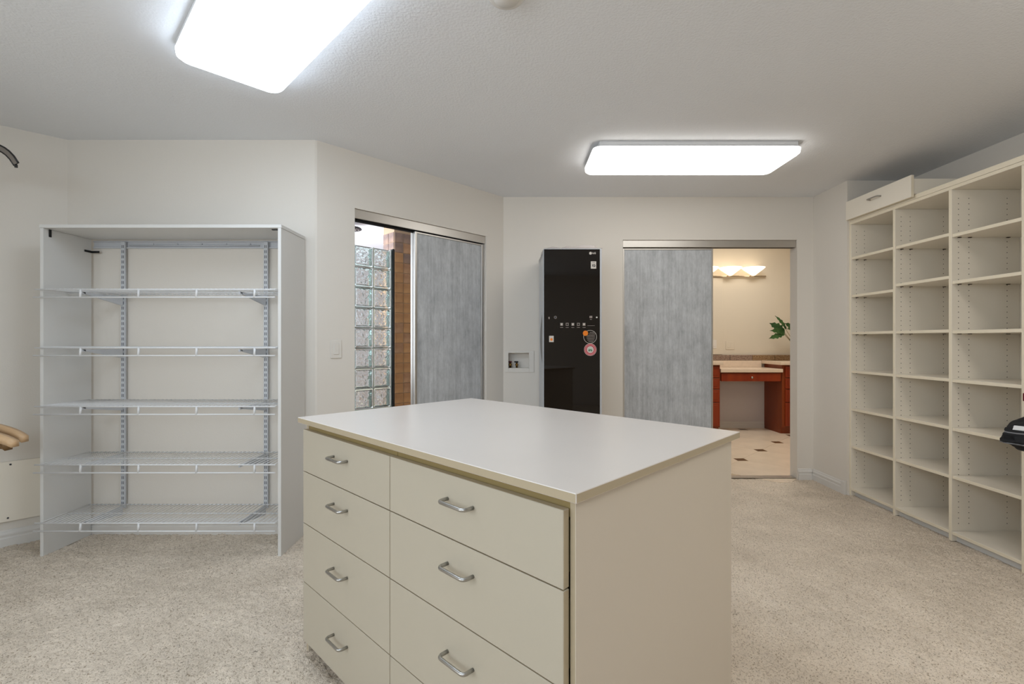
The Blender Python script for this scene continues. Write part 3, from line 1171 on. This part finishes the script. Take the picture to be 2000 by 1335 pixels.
for sx in stds:
    st = MB()
    st.box(sx - .0125 - ox, sx + .0125 - ox, -.027, -.024, .17 - oz, 1.803 - oz, 'white_steel', .0008)
    st.box(sx - .0125 - ox, sx - .0100 - ox, -.024, -.0148, .17 - oz, 1.803 - oz, 'white_steel')
    st.box(sx + .0100 - ox, sx + .0125 - ox, -.024, -.0148, .17 - oz, 1.803 - oz, 'white_steel')
    so_ = st.build('upright', wt)
    sl = MB()
    z = .19
    while z < 1.79:
        for dx in (-.0045, .0045):
            sl.box(sx + dx - .0016 - ox, sx + dx + .0016 - ox, -.0274, -.0269, z - oz, z + .018 - oz, 'slot')
        z += .0315
    sl.build('slots', so_, kind='stuff')
shelf_z = (1.476, 1.156, .834, .5146, .195)
ys0 = 2.606
for zs in shelf_z:
    for sx in stds:
        poly = [(sx - ox, 2.914 - oy, zs - .009 - oz), (sx - ox, 2.914 - oy, zs - .062 - oz), (sx - ox, 2.895 - oy, zs - .062 - oz),
                (sx - ox, 2.66 - oy, zs - .020 - oz), (sx - ox, 2.635 - oy, zs - .009 - oz)]
        br = MB().extrude([(x - .0045, y, z) for x, y, z in poly], (.003, 0, 0), 'white_steel')
        br.extrude([(x + .0015, y, z) for x, y, z in poly], (.003, 0, 0), 'white_steel')
        br.box(sx - .0045 - ox, sx + .0045 - ox, 2.635 - oy, 2.66 - oy, zs - .022 - oz, zs - .009 - oz, 'white_steel', .001)
        bo = br.build('bracket', wt)
        h_ = MB()
        h_.box(sx - .0049 - ox, sx - .0044 - ox, 2.86 - oy, 2.88 - oy, zs - .028 - oz, zs - .018 - oz, 'slot')
        h_.box(sx - .0049 - ox, sx - .0044 - ox, 2.82 - oy, 2.835 - oy, zs - .024 - oz, zs - .016 - oz, 'slot')
        h_.build('bracket_holes', bo, kind='stuff')

shelf_labels = ['topmost white wire shelf in the alcove case', 'second white wire shelf from the top in the alcove case',
                'middle white wire shelf in the alcove case', 'second white wire shelf from the bottom in the alcove case',
                'lowest white wire shelf in the alcove case, just above the carpet']
X0, X1 = -2.618, -1.2975
wx0 = cx0 + pt + .006
proto = None
sroot = thing('wire_shelf', shelf_labels[0], 'shelf', ((X0 + X1) / 2, 2.75, shelf_z[0]), 0, 'white wire shelves in the alcove')
ox, oy = (X0 + X1) / 2, 2.75
rw = .0034
for nm, (xa, xb, y, z, r_) in (('front_rail', (X0, X1, ys0, 0, .0042)), ('lip_rail', (X0 - .003, X1, ys0 - .004, -.0425, .0042)),
                               ('middle_rail', (wx0, X1, 2.765, -.003, .0036)), ('back_rail', (wx0, X1, 2.905, 0, .0036))):
    MB().tube([(xa - ox, y - oy, z), (xb - ox, y - oy, z)], r_, 'white_wire', 8).build(nm, sroot)
for k in range(4):
    xx = -2.365 + .318 * k
    MB().tube([(xx - ox, ys0 - oy, 0), (xx - ox, ys0 - .004 - oy, -.0425)], .006, 'white_wire', 8).build('lip_strut', sroot)
dw = MB()
n = 51
for k in range(n + 1):
    xx = wx0 + (X1 - .004 - wx0) * k / n
    dw.tube([(xx - ox, ys0 - oy, .0045), (xx - ox, 2.905 - oy, .0045)], 0.0017, 'white_wire', 6)
dw.build('deck_wires', sroot, kind='stuff')
for k in range(1, 5):
    c = copy_tree(sroot)
    c.location = ((X0 + X1) / 2, 2.75, shelf_z[k])
    c['label'] = shelf_labels[k]

# ------------------------------------------------------------------ bookcase in the right recess
FX, BX = 2.615, 3.02
bk = thing('bookcase', 'tall cream built-in bookcase with open shelves in the right recess', 'bookcase', (2.82, 2.9, 0))
ox, oy = 2.82, 2.9
divs = [(3.663, 3.684), (3.2425, 3.2625), (2.8255, 2.8455), (2.419, 2.439), (1.99, 2.01)]
for i, (y0, y1) in enumerate(divs):
    pn = MB().box(FX - ox, BX - ox, y0 - oy, y1 - oy, .006, 2.094, 'melamine', .0008, fm={'x-': 'edge'}).build(
        'side_panel' if i in (0, 4) else 'divider', bk)
    hl = MB()
    z = .11
    while z < 2.07:
        for hx in (2.655, 2.717, 2.944):
            if i < 4:
                hl.lathe([(.0028, .0), (.0028, -.0004)], (hx - ox, y0 + .0001 - oy, z), 'hole', 6, axis='y')
        z += .0322
    if i < 4:
        hl.build('peg_holes', pn, kind='stuff')
MB().box(FX - .002 - ox, BX - ox, 1.99 - oy, 3.684 - oy, 2.0945, 2.114, 'melamine', .001, fm={'x-': 'edge'}).build('top_panel', bk)
MB().box(FX - .006 - ox, BX - ox, 1.99 - oy, 3.684 - oy, 2.1145, 2.143, 'melamine', .001, fm={'x-': 'edge'}).build('top_board', bk)
MB().box(BX + .001 - ox, BX + .010 - ox, 1.99 - oy, 3.684 - oy, .03, 2.143, 'melamine').build('back_panel', bk)
MB().box(FX + .03 - ox, FX + .045 - ox, 2.0105 - oy, 3.6625 - oy, .004, .0445, 'white_board').build('kick_board', bk)
bays = [(3.2635, 3.662, (1.842, 1.551, 1.266, .970, .679, .391)), (2.8465, 3.2415, (1.841, 1.585, 1.264, .970, .684, .394)),
        (2.440, 2.8245, (1.829, 1.551, 1.257, .968, .680, .396)), (2.011, 2.418, (1.829, 1.551, 1.257, .895, .64, .396))]
for (y0, y1, zs) in bays:
    for z in zs:
        s_ = MB().box(FX + .002 - ox, BX - ox, y0 + .0005 - oy, y1 - .0005 - oy, z - .0185, z, 'melamine', .0008, fm={'x-': 'edge'}).build('shelf', bk)
        pn = MB()
        for hx in (2.655, 2.717, 2.944):
            for yy in (y0 + .006, y1 - .006):
                pn.box(hx - .008 - ox, hx + .008 - ox, yy - .005 - oy, yy + .005 - oy, z - .0225, z - .0188, 'hole')
        pn.build('shelf_pins', s_, kind='stuff')
    MB().box(FX + .001 - ox, BX - ox, y0 + .0005 - oy, y1 - .0005 - oy, .045, .064, 'melamine', .0008, fm={'x-': 'edge'}).build('bottom_shelf', bk)

# spare drawer lying on top of the bookcase
sdw = thing('spare_drawer', 'loose cream drawer with a grey pull lying on top of the bookcase', 'drawer', (2.598, 3.37, 2.1435))
fr = MB().box(-.020, 0.0, -.300, .300, -.018, .125, 'melamine', .0015,
              fm={'y-': 'edge', 'y+': 'edge', 'z+': 'edge', 'z-': 'edge'})
fo = fr.build('front', sdw)
mb = MB()
pull_handle(mb, 0, 0, 0)
mb.v = [(y - .020, -x + .0, z + .066) for x, y, z in mb.v]
mb.build('handle', fo)
MB().box(.006, .30, -.292, -.279, .004, .103, 'melamine', .001).build('side', sdw)
MB().box(.006, .30, .279, .292, .004, .103, 'melamine', .001).build('side', sdw)
MB().box(.30, .313, -.292, .292, .004, .103, 'melamine', .001).build('back', sdw)
MB().box(.006, .30, -.278, .278, .001, .0038, 'melamine').build('bottom', sdw)

# black bag and red box on the last shelves
bagl = thing('black_bag', 'black fabric bag with grey seams and a white tag, slumped over a bookcase shelf', 'bag', (2.62, 2.21, .641))
from mathutils import noise as mn


def bag_point(d):
    p = Vector(d).normalized()
    q = Vector((math.copysign(abs(p.x) ** .9, p.x), math.copysign(abs(p.y) ** .75, p.y), math.copysign(abs(p.z) ** .8, p.z)))
    q *= 1 + mn.noise(p * 2.4) * .10 + mn.noise(p * 6) * .045
    taper = 1 - .45 * max(0, -p.x) ** 1.5
    x, y, z = q.x * .255 - .03, q.y * .135 * taper + .03, q.z * .10 * taper
    z += .105 + .01 * p.x
    return Vector((x, y, max(z, .002)))


bm2 = bmesh.new()
bmesh.ops.create_icosphere(bm2, subdivisions=5, radius=1.0)
for v in bm2.verts:
    v.co = bag_point(v.co)
me = bpy.data.meshes.new('bag_body')
bm2.to_mesh(me)
bm2.free()
me.materials.append(M['cloth_black'])
me.polygons.foreach_set('use_smooth', [True] * len(me.polygons))
bo = bpy.data.objects.new('bag_body', me)
COL.objects.link(bo)
bo.parent = bagl
for (e0, e1, tilt) in ((-.55, .9, .35), (-.75, .55, -.35), (-.2, 1.1, .8)):
    pts = []
    for i in range(15):
        a = e0 + (e1 - e0) * i / 14
        pts.append(bag_point((-math.cos(a), -math.sin(a), tilt * math.cos(a * .8))) * 1.0 + Vector((-.001, -.001, 0)))
    MB().tube(pts, .0034, 'cloth_seam', 6).build('seam', bagl)
c0 = bag_point((-.80, -.07, .575))
nrm = (bag_point((-.80, -.02, .575)) - c0).cross(bag_point((-.80, -.07, .64)) - c0).normalized()
if nrm.x > 0:
    nrm = -nrm
rgt = nrm.cross(Vector((0, 0, 1))).normalized()
upv = rgt.cross(nrm)
if upv.z < 0:
    upv = -upv
tg = [c0 + nrm * .004 + rgt * a_ + upv * b_ for a_, b_ in ((-.028, -.014), (.028, -.014), (.028, .014), (-.028, .014))]
MB().extrude(tg, nrm * .0025, 'tag_white').build('tag', bagl)
tag(MB().box(2.535, 2.80, 2.28, 2.36, .8955, .935, 'dark_red', .002).build('red_box', loc=(2.67, 2.32, .8955)),
    'small dark red box on the bookcase shelf above the black bag', 'box')

# ------------------------------------------------------------------ clothes care cabinet
sx0, sx1, sy0, sy1, sh_ = .2335, .668, 3.525, 4.085, 1.885
cc = thing('clothes_care_cabinet', 'tall silver clothes care cabinet with a glossy dark brown glass door', 'appliance',
           ((sx0 + sx1) / 2, (sy0 + sy1) / 2, 0))
ox, oy = (sx0 + sx1) / 2, (sy0 + sy1) / 2
MB().box(sx0 - ox, sx1 - ox, sy0 + .045 - oy, sy1 - oy, .008, sh_ - .005, 'silver_body', .006).build('body', cc)
dr = MB().box(sx0 - ox, sx1 - ox, sy0 + .006 - oy, sy0 + .042 - oy, .03, sh_ - .002, 'silver_body', .004).build('door', cc)
gl = MB().box(sx0 + .004 - ox, sx1 - .016 - ox, sy0 - oy, sy0 + .0055 - oy, .034, sh_ - .008, 'black_glass', .001).build('glass_front', dr)
# thin dark grey arc laid on the left flank
gp = MB()
prof = []
for i in range(13):
    a = i / 12
    prof.append((sx0 - .0008 - ox, sy0 + .16 + .26 * math.sin(math.pi * a) ** .8 - oy, 1.03 + .37 * a))
prof += [(sx0 - .0008 - ox, sy0 + .13 + .03 * math.cos(math.pi * (i / 6 - .5)) - oy, 1.40 - .37 * i / 6) for i in range(1, 6)]
gp.extrude(prof, (.0004, 0, 0), 'dark_grey')
gp.build('flank_arc', cc)


def SP(px, py):
    """front face point from measurements of the glass front (metres from the cabinet's axis)"""
    yy = sy0 - .0006
    return ((px - 1000) / 928 * yy - ox, yy - oy, CAM_H + (668 - py) / 928 * yy)


def disc(name, px, py, rad, m, parent, lift=0.0, label=None, n=24):
    x, y, z = SP(px, py)
    return MB().lathe([(rad, .0003 - lift), (rad, -.0003 - lift)], (x, y, z), m, n, axis='y').build(name, parent, label=label)


def ring(name, px, py, r0, r1, m, parent, lift=0.0):
    x, y, z = SP(px, py)
    mb = MB()
    mb.lathe([(r0, -lift), (r1, -lift), (r1, -.0004 - lift), (r0, -.0004 - lift), (r0, -lift)], (x, y, z), m, 28, axis='y', caps=False)
    return mb.build(name, parent)


def patch(name, px, py, w, h, m, parent, lift=0.0, label=None):
    x, y, z = SP(px, py)
    return MB().box(x - w / 2, x + w / 2, y - .0003 - lift, y + .0003 - lift, z - h / 2, z + h / 2, m).build(name, parent, label=label)


RX, UZ = (1, 0, 0), (0, 0, 1)


def word(txt, px, py, size, m, parent, lift=0.0, bold=False, name='lettering'):
    x, y, z = SP(px, py)
    return text_mesh(txt, size, m, name, parent, (x, y - lift, z), RX, UZ, .0005, bold)


lg = disc('logo_disc', 1153.4, 494.3, .0105, 'print_white', cc)
ring('logo_ring', 1153.4, 494.3, .0062, .0074, 'print_grey', cc, .0004)
word('LG', 1160.6, 494.2, .020, 'print_white', cc, .0, True)
patch('warranty_sticker', 1159.2, 517.2, .040, .054, 'print_white', cc, label='white square sticker')
word('10', 1159.0, 518.2, .026, 'print_black', cc, .0006, True)
ring('sticker_ring', 1160.2, 518.6, .008, .010, 'print_black', cc, .0007)
word('YEAR', 1159.2, 512.6, .009, 'print_black', cc, .0006)
# row of five touch icons with a caption under each
for i in range(5):
    px = 1096.9 + i * 10.95
    patch('icon', px, 633.0, .021, .022, 'print_grey', cc)
    x, y, z = SP(px, 633.0)
    MB().box(x - .006, x + .006, y - .0008, y - .0003, z - .006, z + .006, 'print_black' if i % 2 else 'print_white').build('icon_mark', cc)
    patch('caption', px, 639.3, .022, .0035, 'print_grey', cc)
patch('caption', 1154.5, 635.5, .056, .0025, 'print_grey', cc)
patch('icon', 1072.4, 620.6, .010, .016, 'print_grey', cc)
ring('icon_ring', 1084.8, 619.4, .008, .011, 'print_grey', cc)
disc('icon', 1084.8, 619.4, .0075, 'dark_grey', cc, .0002)
patch('icon', 1154.0, 618.6, .021, .016, 'print_grey', cc)
patch('caption', 1154.0, 623.2, .014, .004, 'print_grey', cc)
disc('icon', 1165.6, 619.4, .0062, 'print_white', cc)
patch('energy_sticker', 1077.0, 661.5, .034, .046, 'print_white', cc, label='small cream sticker')
disc('sticker_dot', 1077.0, 662.5, .010, 'orange', cc, .0004, n=16)
# round black sticker with text lines and an orange dot
ring('round_sticker', 1152.6, 657.3, .047, .0495, 'print_white', cc)
for i, w in enumerate((.038, .052, .060, .062, .060, .052, .036)):
    patch('sticker_line', 1154.0 + (3 if i < 2 else 0), 648.6 + i * 3.0, w, .0042, 'print_grey', cc)
disc('orange_dot', 1143.5, 650.4, .0195, 'orange', cc, .0005, 'orange sticker dot')
# red and white ring sticker
disc('ring_sticker', 1152.9, 682.4, .0455, 'red', cc, 0, 'red and white round sticker')
ring('ring_edge', 1152.9, 682.4, .0435, .0462, 'print_white', cc, .0004)
for k in range(22):
    a = 2 * math.pi * k / 22
    x, y, z = SP(1152.9, 682.4)
    x, z = x + .0355 * math.cos(a), z + .0355 * math.sin(a)
    MB().box(x - .0022, x + .0022, y - .0011, y - .0004, z - .003, z + .003, 'print_white').build('sticker_letter', cc)
disc('ring_centre', 1152.9, 682.4, .026, 'print_white', cc, .0005)
patch('sticker_mark', 1152.6, 683.2, .024, .016, 'green_print', cc, .0009)
patch('sticker_mark', 1150.4, 684.4, .006, .010, 'print_black', cc, .0012)
patch('sticker_mark', 1155.6, 684.4, .005, .010, 'print_black', cc, .0012)

# crumpled packing film on top
fg = MB()
nx, ny = 26, 16
vs, fs = [], []
for j in range(ny + 1):
    for i in range(nx + 1):
        u, v_ = i / nx, j / ny
        x = sx0 - .012 + (sx1 - sx0 + .020) * u
        y = sy0 + .02 + (sy1 - sy0 - .06) * v_
        e = min(u, 1 - u, v_ * .8, (1 - v_) * .8)
        z = sh_ + .004 + .05 * max(0, mn.noise(Vector((u * 5, v_ * 4, 1.3))) + .35) * min(1, e * 9) + .032 * math.exp(-((u - .45) / .12) ** 2) * min(1, e * 9)
        if i == 0:
            z = sh_ - .03 + .02 * mn.noise(Vector((v_ * 5, 0, 0)))
        vs.append((x, y, z))
for j in range(ny):
    for i in range(nx):
        a = j * (nx + 1) + i
        fs.append((a, a + 1, a + nx + 2, a + nx + 1))
fg.add(vs, fs, 'film', False)
tag(fg.build('packing_film', loc=((sx0 + sx1) / 2, (sy0 + sy1) / 2, sh_)), 'crumpled clear packing film on top of the clothes care cabinet', 'packing film')

# ------------------------------------------------------------------ left wall: board, rods and hangers
lb = thing('hanging_board', 'white board screwed low on the left wall above the baseboard', 'board', (-2.87, 2.83, .15))
dl = Vector((.7071, .7071, 0))
nl = Vector((.7071, -.7071, 0))
st_ = Vector((L45.x, L45.y, 0)) + nl * .001
P_ = [st_ + dl * .012, st_ + dl * .33]
org = Vector((-2.87, 2.83, .15))
bd = MB().extrude([P_[0] + Vector((0, 0, .15)) - org, P_[1] + Vector((0, 0, .15)) - org, P_[1] + nl * .018 + Vector((0, 0, .15)) - org,
                   P_[0] + nl * .018 + Vector((0, 0, .15)) - org], (0, 0, .345), 'melamine')
bd.build('board', lb)
for (s, z) in ((.105, .478), (.095, .17)):
    c_ = st_ + dl * s + nl * .0182 + Vector((0, 0, z)) - org
    sm = MB()
    sm.tube([c_, c_ + nl * .002], .005, 'dark_grey', 10)
    sm.build('screw', lb)


def closet_rod(label, x, z, y0, y1):
    t = thing('closet_rod', label, 'rod', (x, (y0 + y1) / 2, z))
    h2 = (y1 - y0) / 2
    MB().tube([(0, -h2, 0), (0, h2, 0)], .0155, 'chrome', 14).build('pole', t)
    for yy in (-h2 + .1, h2 - .25):
        b = MB().box(XL - x + .001, .02, yy - .012, yy + .012, -.024, -.016, 'white_steel', .002)
        b.box(XL - x + .001, XL - x + .006, yy - .02, yy + .02, -.10, .02, 'white_steel', .001)
        b.build('rod_bracket', t)
    return t


RXU, RXL = -2.62, -2.60
closet_rod('upper chrome closet rod by the left wall, carrying the black hanger', RXU, 2.205, .9, 2.40)
closet_rod('lower chrome closet rod by the left wall, carrying the wooden hangers', RXL, .855, .9, 2.385)


def hook(mb, z_rod, m):
    """hook over a rod at the origin; stem goes down to z=-.06"""
    pts = []
    r0 = .0215
    for i in range(0, 15):
        a = math.radians(-40 + 260 * i / 14)
        pts.append((r0 * math.cos(a) * -1, 0, r0 * math.sin(a) * 1.0))
    pts += [(.012, 0, -.03), (.0, 0, -.042), (0, 0, -.065)]
    mb.tube(pts, .0024, m, 7, up=(0, 1, 0))
    return mb


# black plastic hanger: curved arms of a dark channel with a paler web
hb = thing('clothes_hanger', 'black curved plastic hanger on the upper rod at the left picture edge', 'hanger', (RXU, 2.27, 2.205))
mb = MB()
hook(mb, 0, 'chrome')
mb.build('hook', hb)
for sgn in (1, -1):
    top, mid, bot = MB(), MB(), MB()
    cpts = []
    for i in range(13):
        t = i / 12
        x = sgn * .252 * t
        z = -.066 - .018 * t - .084 * t ** 5.0
        cpts.append(Vector((x, 0, z)))
    hh = [.0155 - .004 * i / 12 for i in range(13)]
    up_ = []
    lo_ = []
    for i, p in enumerate(cpts):
        tn = (cpts[min(i + 1, 12)] - cpts[max(i - 1, 0)]).normalized()
        nn = Vector((-tn.z, 0, tn.x)) * sgn
        up_.append(p + nn * hh[i])
        lo_.append(p - nn * hh[i])
    mb = MB()
    mb.tube(up_, .0042, 'hanger_black', 7, up=(0, 1, 0))
    mb.tube(lo_, .0042, 'hanger_black', 7, up=(0, 1, 0))
    ww = []
    ff = []
    for i in range(13):
        for y in (-.0025, .0025):
            ww += [(up_[i].x, y, up_[i].z), (lo_[i].x, y, lo_[i].z)]
    for i in range(12):
        a, b_ = i * 4, i * 4 + 4
        ff += [(a, a + 1, b_ + 1, b_), (a + 2, b_ + 2, b_ + 3, a + 3)]
    mb.add(ww, ff, 'hanger_grey', True)
    arm = mb.build('arm', hb)
    MB().tube([cpts[-1] + Vector((-.002 * sgn, 0, -.002)), cpts[-1] + Vector((-.001 * sgn, 0, -.016))], .0062, 'hanger_black', 10, up=(0, 1, 0)).build(
        'arm_tip', arm)


def wooden_hanger(label, y, dx, dz, group, wood='wood', drop=0.0):
    t = thing('wooden_hanger', label, 'hanger', (RXL, y, 0.855 + dz), 0, group)
    mb = MB()
    hook(mb, 0, 'chrome')
    if drop:
        mb.tube([(0, 0, -.06), (0, 0, -.068 - drop)], .0024, 'chrome', 7, up=(0, 1, 0))
    mb.build('hook', t)
    for sgn in (1, -1):
        top, bot = [], []
        for i in range(11):
            k = i / 10
            x = sgn * (.222 + dx) * k
            zt = -.062 - drop - .055 * k ** 1.3 - .012 * k ** 6
            top.append((x, zt))
            bot.append((x, zt - .046 + .018 * k ** 2.5))
        mb = MB()
        vs = []
        th = [.008 + .010 * (i / 10) for i in range(11)]
        for i in range(11):
            bow = .018 * (i / 10) ** 2
            for (x, z) in (top[i], bot[i]):
                vs += [(x, -th[i] - bow, z), (x, th[i] - bow, z)]
        fs = []
        for i in range(10):
            a, b_ = 4 * i, 4 * i + 4
            fs += [(a, b_, b_ + 1, a + 1), (a + 2, a + 3, b_ + 3, b_ + 2), (a, a + 2, b_ + 2, b_), (a + 1, b_ + 1, b_ + 3, a + 3)]
        fs += [(0, 1, 3, 2), (40, 42, 43, 41)]
        if sgn < 0:
            fs = [f_[::-1] for f_ in fs]
        mb.add(vs, fs, wood, True)
        mb.build('arm', t)
    MB().tube([(-.165, 0, -.150 - drop), (.165, 0, -.150 - drop)], .006, 'wood_dark', 8).build('trouser_bar', t)
    for sgn in (1, -1):
        MB().tube([(sgn * .16, 0, -.150 - drop), (sgn * .165, 0, -.115 - drop)], .006, 'wood_dark', 8).build('bar_end', t)
    return t


gw = 'wooden hangers on the lower rod'
wooden_hanger('pale wooden hanger on the lower rod, reaching farthest right', 2.35, -.012, 0, gw)
wooden_hanger('pale wooden hanger on the lower rod, in front of the farthest reaching one', 2.24, .055, 0, gw)
wooden_hanger('darker brown wooden hanger lowest of those on the lower rod', 2.297, -.036, 0, gw, 'wood_dark', .028)

# ------------------------------------------------------------------ fill lights added out of frame, and shower daylight
area('fill_light_left', (XL + .06, -.55, 1.5), (math.radians(90), 0, math.radians(-90)), 1.9, 1.4, FILL_LEFT, (.86, .93, 1.0))  # unseen fill, added to brighten surfaces that face left
wn = MB()
for (y0, y1, z0, z1) in ((-1.58, -1.52, .76, 2.24), (.42, .48, .76, 2.24), (-1.52, .42, .76, .82), (-1.52, .42, 2.18, 2.24), (-.57, -.53, .82, 2.18)):
    wn.box(XL + .001, XL + .035, y0, y1, z0, z1, 'trim', .003)
wn.build('added_window_1', kind='structure')  # made-up window frame around the left fill light
# cool fill light high on the rear wall, with an added window frame
area('fill_light_rear', (-1.15, YREAR + .06, 1.95), (math.radians(92), 0, 0), 2.2, .6, FILL_REAR, (.70, .85, 1.0))
wn = MB()
for (x0, x1, z0, z1) in ((-2.33, -2.27, 1.59, 2.31), (-.03, .03, 1.59, 2.31), (-2.27, -.03, 1.59, 1.65), (-2.27, -.03, 2.25, 2.31)):
    wn.box(x0, x1, YREAR + .001, YREAR + .035, z0, z1, 'trim', .003)
wn.build('added_window_2', kind='structure')
pw = A + EX * .23 + NY * 2.0
area('daylight_shower_window', (pw.x, pw.y, 1.55), (math.radians(90), 0, ANG - math.pi / 2), 1.5, 1.5, DAY_SHOWER, (.82, .91, 1.0))
area('bathroom_fill_light', (2.9, 5.3, BH - .03), (0, 0, 0), .9, .5, BATH_FILL, (1.0, .97, .92))  # unseen lamp, added to brighten the bathroom
